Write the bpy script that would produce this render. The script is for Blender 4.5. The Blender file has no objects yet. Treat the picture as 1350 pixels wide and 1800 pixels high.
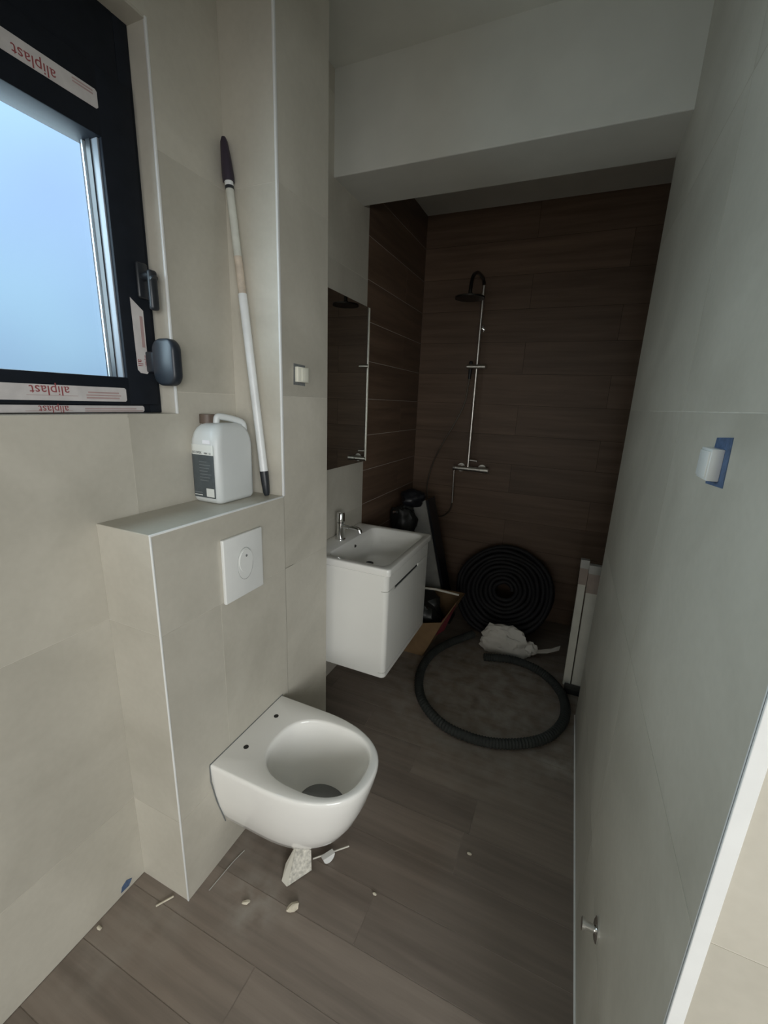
import bpy, bmesh, math, random
from mathutils import Vector, Matrix, noise
random.seed(7)
SC = bpy.context.scene
COL = SC.collection
PI = math.pi

# ------------------------------------------------------------------ camera
cam_d = bpy.data.cameras.new('camera')
cam = bpy.data.objects.new('camera', cam_d); COL.objects.link(cam)
cam_d.sensor_fit = 'VERTICAL'; cam_d.sensor_height = 36.0; cam_d.lens = 742.0 / 1800.0 * 36.0
cam_d.clip_start = 0.01
RR = ((0.914912, -0.135800, 0.380123), (0.401785, 0.215884, -0.889923), (0.038789, 0.966929, 0.252078))
cam.matrix_world = Matrix.Translation((0, 0, 1.5)) @ Matrix(RR).to_4x4()
SC.camera = cam

# ------------------------------------------------------------------ view, world, lights
vs = SC.view_settings
vs.view_transform = 'Standard'; vs.look = 'None'; vs.gamma = 1.0; vs.exposure = 0.0
vs.use_curve_mapping = False
SC.display_settings.display_device = 'sRGB'
SC.cycles.max_bounces = 10; SC.cycles.diffuse_bounces = 6
SC.cycles.sample_clamp_indirect = 4.0

world = bpy.data.worlds.new('dusk_sky'); SC.world = world; world.use_nodes = True
wn = world.node_tree.nodes; wl = world.node_tree.links; wn.clear()
wo = wn.new('ShaderNodeOutputWorld'); bg = wn.new('ShaderNodeBackground')
tc = wn.new('ShaderNodeTexCoord'); nz = wn.new('ShaderNodeTexNoise'); cr = wn.new('ShaderNodeValToRGB')
nz.inputs['Scale'].default_value = 2.3; nz.inputs['Detail'].default_value = 2.0
cr.color_ramp.elements[0].position = 0.35; cr.color_ramp.elements[0].color = (0.37, 0.56, 0.88, 1)
cr.color_ramp.elements[1].position = 0.65; cr.color_ramp.elements[1].color = (0.44, 0.71, 0.98, 1)
wl.new(tc.outputs['Generated'], nz.inputs['Vector']); wl.new(nz.outputs['Fac'], cr.inputs['Fac'])
# overcast sky: brightness rises from the horizon to the zenith as (1 + 2 sin h) / 3
sp = wn.new('ShaderNodeSeparateXYZ'); ov = wn.new('ShaderNodeMapRange')
ov.inputs['From Min'].default_value = 0.0; ov.inputs['From Max'].default_value = 1.0
ov.inputs['To Min'].default_value = 0.80; ov.inputs['To Max'].default_value = 2.40
wl.new(tc.outputs['Generated'], sp.inputs[0]); wl.new(sp.outputs['Z'], ov.inputs['Value']); wl.new(ov.outputs[0], bg.inputs['Strength'])
wl.new(cr.outputs['Color'], bg.inputs['Color'])
wl.new(bg.outputs['Background'], wo.inputs['Surface'])

def area_light(name, loc, rot, sx, sy, power, color, portal=False):
    d = bpy.data.lights.new(name, 'AREA'); d.shape = 'RECTANGLE'; d.size = sx; d.size_y = sy
    d.energy = power; d.color = color
    if portal: d.cycles.is_portal = True
    o = bpy.data.objects.new(name, d); COL.objects.link(o); o.location = loc; o.rotation_euler = rot
    return o
# sampling portal over the window opening, and an assumed hall light added out of view on the right
area_light('window_portal', (-1.34, 0.29, 1.90), (0, -PI/2, 0), 1.0, 1.4, 1.0, (1, 1, 1), True)
area_light('window_daylight_boost', (-1.335, 0.42, 1.90), (0, -PI/2 + math.radians(20), 0), 0.65, 0.95, 14.5, (0.72, 0.90, 1.0))  # lamp added outside the glass to strengthen the window's daylight
area_light('assumed_hall_light', (2.50, -2.75, 1.75), (math.radians(84), 0, math.radians(42)), 2.0, 1.9, 118.0, (0.98, 1.0, 1.0))  # unseen lamp added behind right, standing for an assumed source of side light
area_light('rear_fill_light', (0.55, -3.4, 1.30), (math.radians(90), 0, math.radians(8)), 1.6, 1.8, 26.0, (1.0, 0.985, 0.93))  # unseen fill lamp added behind the camera to lift beam and back

# ------------------------------------------------------------------ materials
MATS = {}
def new_mat(name):
    m = bpy.data.materials.new(name); m.use_nodes = True
    return m, m.node_tree.nodes, m.node_tree.links, m.node_tree.nodes['Principled BSDF']

def plain(name, col, rough=0.5, metal=0.0, var=0.06, scale=18.0, bump=0.0, coat=0.0, trans=0.0, sss=0.0, spec=0.5):
    """principled surface with faint procedural mottling"""
    m, n, l, b = new_mat(name)
    t = n.new('ShaderNodeTexCoord'); z = n.new('ShaderNodeTexNoise'); r = n.new('ShaderNodeValToRGB')
    z.inputs['Scale'].default_value = scale; z.inputs['Detail'].default_value = 4
    r.color_ramp.elements[0].position = 0.3; r.color_ramp.elements[1].position = 0.7
    r.color_ramp.elements[0].color = tuple(max(0, c * (1 - var)) for c in col) + (1,)
    r.color_ramp.elements[1].color = tuple(min(1, c * (1 + var)) for c in col) + (1,)
    l.new(t.outputs['Object'], z.inputs['Vector']); l.new(z.outputs['Fac'], r.inputs['Fac'])
    l.new(r.outputs['Color'], b.inputs['Base Color'])
    b.inputs['Roughness'].default_value = rough; b.inputs['Metallic'].default_value = metal
    b.inputs['Coat Weight'].default_value = coat
    b.inputs['Specular IOR Level'].default_value = spec
    if trans: b.inputs['Transmission Weight'].default_value = trans
    if sss:
        b.inputs['Subsurface Weight'].default_value = sss
        b.inputs['Subsurface Radius'].default_value = (0.02, 0.02, 0.02)
    if bump:
        bp = n.new('ShaderNodeBump'); bp.inputs['Strength'].default_value = bump; bp.inputs['Distance'].default_value = 0.002
        l.new(z.outputs['Fac'], bp.inputs['Height']); l.new(bp.outputs['Normal'], b.inputs['Normal'])
    MATS[name] = m
    return m

def tile_mat(name, c0, c1, rough):
    """large format stone-look tile: cloudy beige, each tile its own shade"""
    m, n, l, b = new_mat(name)
    g = n.new('ShaderNodeNewGeometry'); oi = n.new('ShaderNodeObjectInfo')
    z = n.new('ShaderNodeTexNoise'); z.inputs['Scale'].default_value = 2.6; z.inputs['Detail'].default_value = 6
    z.inputs['Distortion'].default_value = 0.6
    z2 = n.new('ShaderNodeTexNoise'); z2.inputs['Scale'].default_value = 60; z2.inputs['Detail'].default_value = 3
    ad = n.new('ShaderNodeVectorMath'); ad.operation = 'ADD'
    cb = n.new('ShaderNodeCombineXYZ'); mu = n.new('ShaderNodeMath'); mu.operation = 'MULTIPLY'; mu.inputs[1].default_value = 37.0
    l.new(oi.outputs['Random'], mu.inputs[0])
    for i in range(3): l.new(mu.outputs[0], cb.inputs[i])
    l.new(g.outputs['Position'], ad.inputs[0]); l.new(cb.outputs[0], ad.inputs[1])
    l.new(ad.outputs[0], z.inputs['Vector']); l.new(g.outputs['Position'], z2.inputs['Vector'])
    mx = n.new('ShaderNodeMath'); mx.operation = 'MULTIPLY_ADD'; mx.inputs[1].default_value = 0.18
    l.new(z2.outputs['Fac'], mx.inputs[0]); l.new(z.outputs['Fac'], mx.inputs[2])
    r = n.new('ShaderNodeValToRGB')
    r.color_ramp.elements[0].position = 0.4; r.color_ramp.elements[0].color = c0 + (1,)
    r.color_ramp.elements[1].position = 0.8; r.color_ramp.elements[1].color = c1 + (1,)
    l.new(mx.outputs[0], r.inputs['Fac'])
    hv = n.new('ShaderNodeHueSaturation')
    mr = n.new('ShaderNodeMapRange'); mr.inputs['To Min'].default_value = 0.94; mr.inputs['To Max'].default_value = 1.05
    l.new(oi.outputs['Random'], mr.inputs['Value']); l.new(mr.outputs[0], hv.inputs['Value'])
    l.new(r.outputs['Color'], hv.inputs['Color']); l.new(hv.outputs['Color'], b.inputs['Base Color'])
    b.inputs['Roughness'].default_value = rough
    bp = n.new('ShaderNodeBump'); bp.inputs['Strength'].default_value = 0.08; bp.inputs['Distance'].default_value = 0.001
    l.new(z2.outputs['Fac'], bp.inputs['Height']); l.new(bp.outputs['Normal'], b.inputs['Normal'])
    MATS[name] = m
    return m

def wood_mat(name, c0, c1, rough, axis, dust=None):
    """wood-look porcelain plank; dust = list of (x, y, radius) blobs of pale building dust and painted-in light on the floor"""
    m, n, l, b = new_mat(name)
    g = n.new('ShaderNodeNewGeometry'); oi = n.new('ShaderNodeObjectInfo')
    mp = n.new('ShaderNodeMapping')
    s = [22.0, 22.0, 22.0]; s[axis] = 1.3
    mp.inputs['Scale'].default_value = s
    cb = n.new('ShaderNodeCombineXYZ'); mu = n.new('ShaderNodeMath'); mu.operation = 'MULTIPLY'; mu.inputs[1].default_value = 61.0
    l.new(oi.outputs['Random'], mu.inputs[0])
    for i in range(3): l.new(mu.outputs[0], cb.inputs[i])
    l.new(cb.outputs[0], mp.inputs['Location']); l.new(g.outputs['Position'], mp.inputs['Vector'])
    z = n.new('ShaderNodeTexNoise'); z.inputs['Scale'].default_value = 1.0; z.inputs['Detail'].default_value = 6
    z.inputs['Roughness'].default_value = 0.62
    l.new(mp.outputs[0], z.inputs['Vector'])
    r = n.new('ShaderNodeValToRGB')
    r.color_ramp.elements[0].position = 0.32; r.color_ramp.elements[0].color = c0 + (1,)
    r.color_ramp.elements[1].position = 0.68; r.color_ramp.elements[1].color = c1 + (1,)
    l.new(z.outputs['Fac'], r.inputs['Fac'])
    hv = n.new('ShaderNodeHueSaturation')
    mr = n.new('ShaderNodeMapRange'); mr.inputs['To Min'].default_value = 0.90; mr.inputs['To Max'].default_value = 1.10
    l.new(oi.outputs['Random'], mr.inputs['Value']); l.new(mr.outputs[0], hv.inputs['Value'])
    l.new(r.outputs['Color'], hv.inputs['Color'])
    out = hv.outputs['Color']
    b.inputs['Roughness'].default_value = rough
    if dust:
        zn = n.new('ShaderNodeTexNoise'); zn.inputs['Scale'].default_value = 14; zn.inputs['Detail'].default_value = 7
        l.new(g.outputs['Position'], zn.inputs['Vector'])
        acc = None
        for (dx, dy, dr, amt) in dust:
            vm = n.new('ShaderNodeVectorMath'); vm.operation = 'DISTANCE'; vm.inputs[1].default_value = (dx, dy, 0)
            l.new(g.outputs['Position'], vm.inputs[0])
            ma = n.new('ShaderNodeMapRange'); ma.inputs['From Min'].default_value = dr; ma.inputs['From Max'].default_value = dr * 0.15
            ma.inputs['To Min'].default_value = 0.0; ma.inputs['To Max'].default_value = amt; ma.interpolation_type = 'SMOOTHSTEP'
            l.new(vm.outputs['Value'], ma.inputs['Value'])
            if acc is None: acc = ma.outputs[0]
            else:
                mm = n.new('ShaderNodeMath'); mm.operation = 'MAXIMUM'
                l.new(acc, mm.inputs[0]); l.new(ma.outputs[0], mm.inputs[1]); acc = mm.outputs[0]
        rn = n.new('ShaderNodeMapRange'); rn.inputs['From Min'].default_value = 0.36; rn.inputs['From Max'].default_value = 0.66
        l.new(zn.outputs['Fac'], rn.inputs['Value'])
        mk = n.new('ShaderNodeMath'); mk.operation = 'MULTIPLY'
        l.new(acc, mk.inputs[0]); l.new(rn.outputs[0], mk.inputs[1])
        mxx = n.new('ShaderNodeMixRGB'); mxx.inputs['Color2'].default_value = (0.42, 0.40, 0.36, 1)
        l.new(mk.outputs[0], mxx.inputs['Fac']); l.new(out, mxx.inputs['Color1']); out = mxx.outputs['Color']
    l.new(out, b.inputs['Base Color'])
    bp = n.new('ShaderNodeBump'); bp.inputs['Strength'].default_value = 0.12; bp.inputs['Distance'].default_value = 0.001
    l.new(z.outputs['Fac'], bp.inputs['Height']); l.new(bp.outputs['Normal'], b.inputs['Normal'])
    MATS[name] = m
    return m

TILE = tile_mat('beige_stone_tile', (0.46, 0.435, 0.37), (0.59, 0.56, 0.485), 0.42)
GROUT = plain('pale_grout', (0.62, 0.59, 0.52), 0.85, var=0.08, scale=40)
WOODF = wood_mat('floor_wood_tile', (0.165, 0.135, 0.112), (0.255, 0.210, 0.175), 0.50, 0,
                 [(-0.93, 0.56, 0.16, .25), (-0.70, 0.735, 0.14, .55), (-0.62, 0.78, 0.12, .22), (-0.98, 0.42, 0.14, .22),
                  (0.14, 1.72, 0.16, .75), (0.05, 1.90, 0.12, .45), (-0.55, 1.78, 0.24, .45), (-0.62, 1.95, .2, .35),
                  (-0.80, 0.92, 0.3, .25), (0.12, 2.4, .22, .35), (-0.25, 2.05, 0.85, .62)])  # last broad blob lightens the far floor to paint in light
WOODX = wood_mat('wall_wood_tile', (0.105, 0.066, 0.043), (0.180, 0.116, 0.078), 0.5, 0)
WOODY = wood_mat('side_wall_wood_tile', (0.105, 0.066, 0.043), (0.180, 0.116, 0.078), 0.5, 1)
FGROUT = plain('brown_grout', (0.27, 0.23, 0.195), 0.9, var=0.1, scale=50)
WGROUT = plain('dark_brown_grout', (0.04, 0.028, 0.02), 0.9, var=0.1, scale=50)
PAINT = plain('grey_white_plaster', (0.71, 0.71, 0.66), 0.85, var=0.04, scale=6, bump=0.1)
TRIM = plain('white_trim', (0.80, 0.81, 0.80), 0.35, var=0.03)
CERAMIC = plain('white_ceramic', (0.88, 0.87, 0.835), 0.12, var=0.015, scale=4, coat=0.4)
LACQ = plain('white_lacquer', (0.88, 0.875, 0.835), 0.28, var=0.015, scale=4)
WPLAS = plain('white_plastic', (0.80, 0.81, 0.79), 0.3, var=0.02)
CHROME = plain('chrome', (0.82, 0.82, 0.82), 0.10, metal=1.0, var=0.02)
SATIN = plain('satin_chrome', (0.88, 0.87, 0.84), 0.34, metal=1.0, var=0.02)
MIRROR = plain('mirror_silver', (0.80, 0.83, 0.81), 0.02, metal=1.0, var=0.0)
FRAME = plain('anthracite_frame', (0.012, 0.015, 0.021), 0.6, var=0.12, scale=30, spec=0.15)
BLACKP = plain('black_plastic', (0.020, 0.023, 0.028), 0.38, var=0.12)
KNOBM = plain('blue_black_plastic', (0.017, 0.022, 0.030), 0.4, var=0.08)
SKYSHEEN = plain('painted_sky_sheen', (0.26, 0.29, 0.33), 0.45, var=0.04)  # paler than the frame to paint in sky light on the sash return
SPACER = plain('bright_spacer', (0.85, 0.87, 0.9), 0.25, metal=0.6, var=0.02)
FILM = plain('protective_film', (0.60, 0.57, 0.56), 0.45, var=0.08, scale=30)
REDINK = plain('red_print', (0.30, 0.07, 0.075), 0.6, var=0.05)
PINKINK = plain('faded_print', (0.44, 0.31, 0.30), 0.6, var=0.1)
BLUET = plain('blue_tape', (0.075, 0.12, 0.22), 0.7, var=0.25, scale=120)
GREYT = plain('grey_tape', (0.16, 0.17, 0.17), 0.7, var=0.2, scale=120)
SWITCH = plain('ivory_switch', (0.82, 0.81, 0.70), 0.35, var=0.03)
HDPE = plain('milky_plastic', (0.66, 0.685, 0.68), 0.38, var=0.03, scale=9, sss=0.25)
CAPM = plain('brown_cap', (0.12, 0.085, 0.065), 0.5, var=0.2)
LABELW = plain('label_paper', (0.74, 0.76, 0.73), 0.5, var=0.03)
LABELD = plain('label_slate', (0.075, 0.09, 0.098), 0.5, var=0.1, scale=60)
INK = plain('label_ink', (0.05, 0.055, 0.055), 0.6, var=0.05)
INKL = plain('label_pale_ink', (0.17, 0.19, 0.20), 0.6, var=0.05)
POLEW = plain('white_pole', (0.74, 0.76, 0.76), 0.32, var=0.05, scale=25)
POLEU = plain('worn_pole', (0.60, 0.61, 0.55), 0.4, var=0.12, scale=20)
POLES = plain('stained_pole', (0.55, 0.47, 0.38), 0.45, var=0.18, scale=35)
GRIP = plain('purple_black_grip', (0.030, 0.022, 0.036), 0.5, var=0.2)
HOSE = plain('black_hose', (0.030, 0.034, 0.032), 0.8, var=0.2)
COILM = plain('black_coil_pipe', (0.008, 0.008, 0.011), 0.7, var=0.2)
BAGW = plain('crumpled_bag', (0.62, 0.60, 0.56), 0.55, var=0.08, scale=12)
CARD = plain('brown_cardboard', (0.20, 0.125, 0.060), 0.85, var=0.12, scale=14)
REDB = plain('red_print_patch', (0.22, 0.03, 0.045), 0.7, var=0.15)
DARKB = plain('black_sack', (0.014, 0.015, 0.014), 0.4, var=0.2)
GREYC = plain('grey_carton', (0.30, 0.295, 0.275), 0.7, var=0.1)
NAVY = plain('navy_case', (0.009, 0.010, 0.014), 0.4, var=0.2)
BOARD = plain('white_board', (0.66, 0.64, 0.57), 0.6, var=0.05)
WRAP = plain('cardboard_wrap', (0.36, 0.29, 0.25), 0.6, var=0.1)
FILMW = plain('shrink_film', (0.42, 0.41, 0.38), 0.3, var=0.1)
SHARD = plain('plaster_crumb', (0.62, 0.57, 0.46), 0.8, var=0.15, scale=60)
PRINTW = plain('patterned_clip', (0.56, 0.54, 0.48), 0.7, var=0.35, scale=90)
HOLE = plain('dark_hole', (0.02, 0.02, 0.02), 0.6, var=0.1)
WATER = plain('bowl_water', (0.17, 0.175, 0.17), 0.06, var=0.05)

gm, gn, gl_, gb = new_mat('window_glass')
gn.remove(gb)
go = gn['Material Output']; tr = gn.new('ShaderNodeBsdfTransparent'); gs = gn.new('ShaderNodeBsdfGlossy'); mxs = gn.new('ShaderNodeMixShader')
lw = gn.new('ShaderNodeLayerWeight'); pw = gn.new('ShaderNodeMath'); pw.operation = 'POWER'; pw.inputs[1].default_value = 5.0
fr = gn.new('ShaderNodeMath'); fr.operation = 'MULTIPLY_ADD'; fr.inputs[1].default_value = 0.5; fr.inputs[2].default_value = 0.035
gl_.new(lw.outputs['Facing'], pw.inputs[0]); gl_.new(pw.outputs[0], fr.inputs[0]); gs.inputs['Roughness'].default_value = 0.05
tr.inputs['Color'].default_value = (0.97, 0.985, 0.98, 1)
gl_.new(fr.outputs[0], mxs.inputs[0]); gl_.new(tr.outputs[0], mxs.inputs[1]); gl_.new(gs.outputs[0], mxs.inputs[2]); gl_.new(mxs.outputs[0], go.inputs['Surface'])
GLASS = gm

# ------------------------------------------------------------------ mesh helpers
def link(name, bm, mat, parent=None, smooth=False, angle=None):
    me = bpy.data.meshes.new(name)
    bmesh.ops.recalc_face_normals(bm, faces=bm.faces[:])
    bm.to_mesh(me); bm.free()
    me.materials.append(mat)
    if smooth:
        for p in me.polygons: p.use_smooth = True
        if angle is not None:
            try: me.set_sharp_from_angle(angle=math.radians(angle))
            except Exception: pass
    o = bpy.data.objects.new(name, me); COL.objects.link(o)
    if parent is not None: o.parent = parent
    return o
def struct(o, label=None, cat=None):
    o['kind'] = 'structure'
    if label: o['label'] = label
    if cat: o['category'] = cat
    return o
def tag(o, label, cat, group=None):
    o['label'] = label; o['category'] = cat
    if group: o['group'] = group
    return o
def thing(name, label, cat, loc=(0, 0, 0), group=None):
    o = bpy.data.objects.new(name, None); o.empty_display_size = 0.05
    COL.objects.link(o); o.location = loc
    o.matrix_parent_inverse.identity()
    return tag(o, label, cat, group)
def adopt(parent, *objs):
    """parent world-space meshes to an Empty standing at its base"""
    inv = Matrix.Translation(-Vector(parent.location))
    for o in objs:
        o.parent = parent; o.matrix_parent_inverse = inv
def box(bm, x0, x1, y0, y1, z0, z1, bevel=0.0, seg=2):
    r = bmesh.ops.create_cube(bm, size=1.0)
    vs_ = r['verts']
    for v in vs_:
        v.co = Vector(((x0 + x1) / 2 + v.co.x * (x1 - x0), (y0 + y1) / 2 + v.co.y * (y1 - y0), (z0 + z1) / 2 + v.co.z * (z1 - z0)))
    if bevel:
        es = list({e for v in vs_ for e in v.link_edges})
        bmesh.ops.bevel(bm, geom=es, offset=bevel, segments=seg, affect='EDGES', profile=0.5)
def mkbox(name, x0, x1, y0, y1, z0, z1, mat, parent=None, bevel=0.0, seg=2):
    bm = bmesh.new(); box(bm, x0, x1, y0, y1, z0, z1, bevel, seg)
    return link(name, bm, mat, parent, smooth=bevel > 0, angle=35)
def loft(bm, rings, cap0=True, cap1=True, closed=False):
    vv = [[bm.verts.new(p) for p in r] for r in rings]
    n = len(vv[0])
    m = len(vv)
    for i in range(m if closed else m - 1):
        a, b = vv[i], vv[(i + 1) % m]
        for j in range(n):
            bm.faces.new((a[j], a[(j + 1) % n], b[(j + 1) % n], b[j]))
    if not closed:
        if cap0: bm.faces.new(vv[0][::-1])
        if cap1: bm.faces.new(vv[-1])
    return vv
def frame_of(d):
    d = d.normalized(); up = Vector((0, 0, 1)) if abs(d.z) < 0.95 else Vector((0, 1, 0))
    a = d.cross(up).normalized(); b = a.cross(d).normalized()
    return a, b
def tube(bm, pts, rad, n=12, caps=True, closed=False):
    pts = [Vector(p) for p in pts]
    m = len(pts); rings = []
    a = b = None
    for i, p in enumerate(pts):
        if closed: d = pts[(i + 1) % m] - pts[i - 1]
        else: d = pts[min(i + 1, m - 1)] - pts[max(i - 1, 0)]
        d.normalize()
        if a is None: a, b = frame_of(d)
        else:
            a = (a - d * a.dot(d)).normalized(); b = a.cross(d).normalized()
        r = rad[i] if isinstance(rad, (list, tuple)) else rad
        rings.append([p + (a * math.cos(2 * PI * k / n) + b * math.sin(2 * PI * k / n)) * r for k in range(n)])
    loft(bm, rings, caps, caps, closed)
def cyl(bm, p0, p1, r0, r1=None, n=20):
    tube(bm, [p0, p1], [r0, r0 if r1 is None else r1], n)
def catmull(pts, k=8, closed=False):
    P = [Vector(p) for p in pts]; n = len(P); out = []
    rng = range(n) if closed else range(n - 1)
    for i in rng:
        p0 = P[(i - 1) % n] if closed else P[max(i - 1, 0)]
        p1 = P[i]; p2 = P[(i + 1) % n]
        p3 = P[(i + 2) % n] if closed else P[min(i + 2, n - 1)]
        for s in range(k):
            t = s / k
            out.append(0.5 * ((2 * p1) + (p2 - p0) * t + (2 * p0 - 5 * p1 + 4 * p2 - p3) * t * t + (3 * p1 - p0 - 3 * p2 + p3) * t ** 3))
    if not closed: out.append(P[-1])
    return out
def rrect(cx, cy, hx, hy, r, n=6):
    """rounded rectangle outline, counter-clockwise (x, y)"""
    r = min(r, hx, hy); out = []
    for (sx, sy, a0) in ((1, 1, 0), (-1, 1, PI / 2), (-1, -1, PI), (1, -1, 1.5 * PI)):
        for k in range(n + 1):
            a = a0 + PI / 2 * k / n
            out.append((cx + sx * (hx - r) + r * math.cos(a), cy + sy * (hy - r) + r * math.sin(a)))
    return out
def text_mesh(name, body, size, mat, parent, origin, xaxis, yaxis, depth=0.0003, align='LEFT'):
    cu = bpy.data.curves.new(name, 'FONT'); cu.body = body; cu.size = size; cu.align_x = align; cu.extrude = depth
    cu.resolution_u = 3
    tmp = bpy.data.objects.new(name + '_t', cu); COL.objects.link(tmp)
    dg = bpy.context.evaluated_depsgraph_get(); dg.update()
    me = bpy.data.meshes.new_from_object(tmp.evaluated_get(dg))
    bpy.data.objects.remove(tmp); bpy.data.curves.remove(cu)
    X = Vector(xaxis).normalized(); Y = Vector(yaxis).normalized(); Z = X.cross(Y)
    M = Matrix(((X.x, Y.x, Z.x, origin[0]), (X.y, Y.y, Z.y, origin[1]), (X.z, Y.z, Z.z, origin[2]), (0, 0, 0, 1)))
    me.transform(M)
    me.materials.clear(); me.materials.append(mat)
    o = bpy.data.objects.new(name, me); COL.objects.link(o)
    if parent is not None:
        o.parent = parent
        o.matrix_parent_inverse = Matrix.Translation(-Vector(parent.matrix_world.translation)) if parent.type == 'EMPTY' else Matrix.Identity(4)
    return o

def tiles(parent, fn, ujoints, vjoints, u0, u1, v0, v1, mat, name='tile', gap=0.0018, th=0.006, hole=None, flip=False, stagger=None):
    """every tile of a surface as an object of its own: fn(u, v, d) -> xyz, d = height over the finished face"""
    vs2 = [v0] + [v for v in vjoints if v0 + .012 < v < v1 - .012] + [v1]
    for r in range(len(vs2) - 1):
        uj = ujoints if stagger is None else stagger(r, vs2[r])
        us = [u0] + [u for u in uj if u0 + .012 < u < u1 - .012] + [u1]
        for c in range(len(us) - 1):
            a0, a1 = us[c] + gap / 2, us[c + 1] - gap / 2
            b0, b1 = vs2[r] + gap / 2, vs2[r + 1] - gap / 2
            ua, va = [a0, a1], [b0, b1]
            if hole:
                for h in hole[:2]:
                    if a0 + 1e-4 < h < a1 - 1e-4: ua.append(h)
                for h in hole[2:]:
                    if b0 + 1e-4 < h < b1 - 1e-4: va.append(h)
            ua.sort(); va.sort()
            bm = bmesh.new(); grid = {}
            def gv(i, j):
                if (i, j) not in grid: grid[(i, j)] = bm.verts.new(fn(ua[i], va[j], 0.0))
                return grid[(i, j)]
            for i in range(len(ua) - 1):
                for j in range(len(va) - 1):
                    if hole:
                        cu_, cv_ = (ua[i] + ua[i + 1]) / 2, (va[j] + va[j + 1]) / 2
                        if hole[0] < cu_ < hole[1] and hole[2] < cv_ < hole[3]: continue
                    bm.faces.new((gv(i, j), gv(i + 1, j), gv(i + 1, j + 1), gv(i, j + 1)))
            if not bm.faces: bm.free(); continue
            off = Vector(fn(0, 0, -th)) - Vector(fn(0, 0, 0))
            ret = bmesh.ops.extrude_face_region(bm, geom=bm.faces[:])
            for e in ret['geom']:
                if isinstance(e, bmesh.types.BMVert): e.co += off
            link(name, bm, mat, parent)

# ------------------------------------------------------------------ key dimensions (metres)
XL, XF, XR = -1.07, -0.876, 0.213      # window wall, boxed-in cistern face, right wall
YN, YP0, YP1 = 0.652, 1.167, 1.452     # cistern box start, pillar start and end
ZN = 1.173                             # cistern box height
YB = 3.05; ZC = 2.79                   # back wall, ceiling
BY0, BY1, BZ = 1.82, 2.107, 2.415      # beam
YW = 2.17                              # grey tile gives way to wood tile
YE = 2.07                              # end of the right wall
YJ = 0.483                             # door jamb
XS = 0.46                              # shower recess right side
YF = -4.60                             # wall behind the camera
VJ = [0.305, 0.905, 1.505, 2.105, 2.705]
WY0, WY1, WZ0, WZ1 = -0.35, 0.925, 1.443, 2.372   # window opening
g = 0.0007

# ------------------------------------------------------------------ floor
fl = struct(mkbox('floor', -1.25, 4.3, YF - .1, YB + .1, -0.10, -0.0012, FGROUT), 'brown wood-look plank tile floor with pale building dust and a painted light area')
ly = [0.615 + 0.1535 * k for k in range(-35, 18)]
def fstag(r, v):
    k = round((v - 0.615) / 0.1535)
    off = {-1: -0.59, 0: 0.05, 1: -0.37, 2: -0.80, 3: -0.16}.get(k, -1.0 + 0.43 * ((k * 5) % 7) / 3)
    return [off + 1.2 * j for j in range(-2, 4)]
tiles(fl, lambda u, v, d: (u, v, d), [], ly, XL, XS, -0.92, YB, WOODF, 'plank', gap=0.0028, th=0.02, stagger=fstag)
bm = bmesh.new(); box(bm, XS + .001, 4.25, YF, YB, -0.02, 0.0); box(bm, -1.25, XS + .001, YF, -.921, -.02, 0.0)
hf = struct(link('floor_hall', bm, WOODF))

# ------------------------------------------------------------------ ceiling and beam
struct(mkbox('ceiling', -1.3, 4.3, YF - .1, YB + .1, ZC, ZC + .1, PAINT), 'dim grey white plaster ceiling')
bm = bmesh.new(); box(bm, XL - .02, XR + .02, BY0, BY1, BZ, ZC + .01, 0.004, 2)
struct(link('ceiling_beam', bm, PAINT), 'plastered dropped beam in front of the shower')

struct(mkbox('ceiling_shower', XL, XS, BY1, YB, 2.71, ZC + .005, PAINT), 'lower plaster ceiling over the shower')

# ------------------------------------------------------------------ left wall with the window opening
bm = bmesh.new()
xb0, xb1 = -1.33, XL - g
box(bm, xb0, xb1, YF, WY0, 0, ZC); box(bm, xb0, xb1, WY1, YB, 0, ZC)
box(bm, xb0, xb1, WY0, WY1, 0, WZ0 - .008); box(bm, xb0, xb1, WY0, WY1, WZ1 + .008, ZC)
wl_ = struct(link('wall_left', bm, GROUT), 'beige tiled wall with the window')
hole = (WY0, WY1, WZ0, WZ1)
tiles(wl_, lambda u, v, d: (XL + d, u, v), [0.77 - 1.2, 0.77], VJ, YF, YP0 + .02, 0, ZC, TILE, hole=hole)
tiles(wl_, lambda u, v, d: (XL + d, u, v), [], VJ, YP1 - .01, YW, 0, ZC, TILE)
VW = [0.112 + 0.2 * k for k in range(0, 14)]
tiles(wl_, lambda u, v, d: (XL + d, u, v), [], VW, YW, YB, 0, ZC, WOODY, 'plank', gap=0.002,
      stagger=lambda r, v: [YW + .55] if r % 2 else [])
# window reveal faces
tiles(wl_, lambda u, v, d: (u, WY1 - .001 - d, v), [], [], -1.30, XL, WZ0, WZ1, TILE, name='reveal_tile', th=0.001)
tiles(wl_, lambda u, v, d: (u, v, WZ0 + d), [], [], -1.30, XL, WY0, WY1, TILE, name='sill_tile', th=0.006)
tiles(wl_, lambda u, v, d: (u, v, WZ1 - d), [], [], -1.30, XL, WY0, WY1, TILE, name='reveal_tile', th=-0.006)

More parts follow.
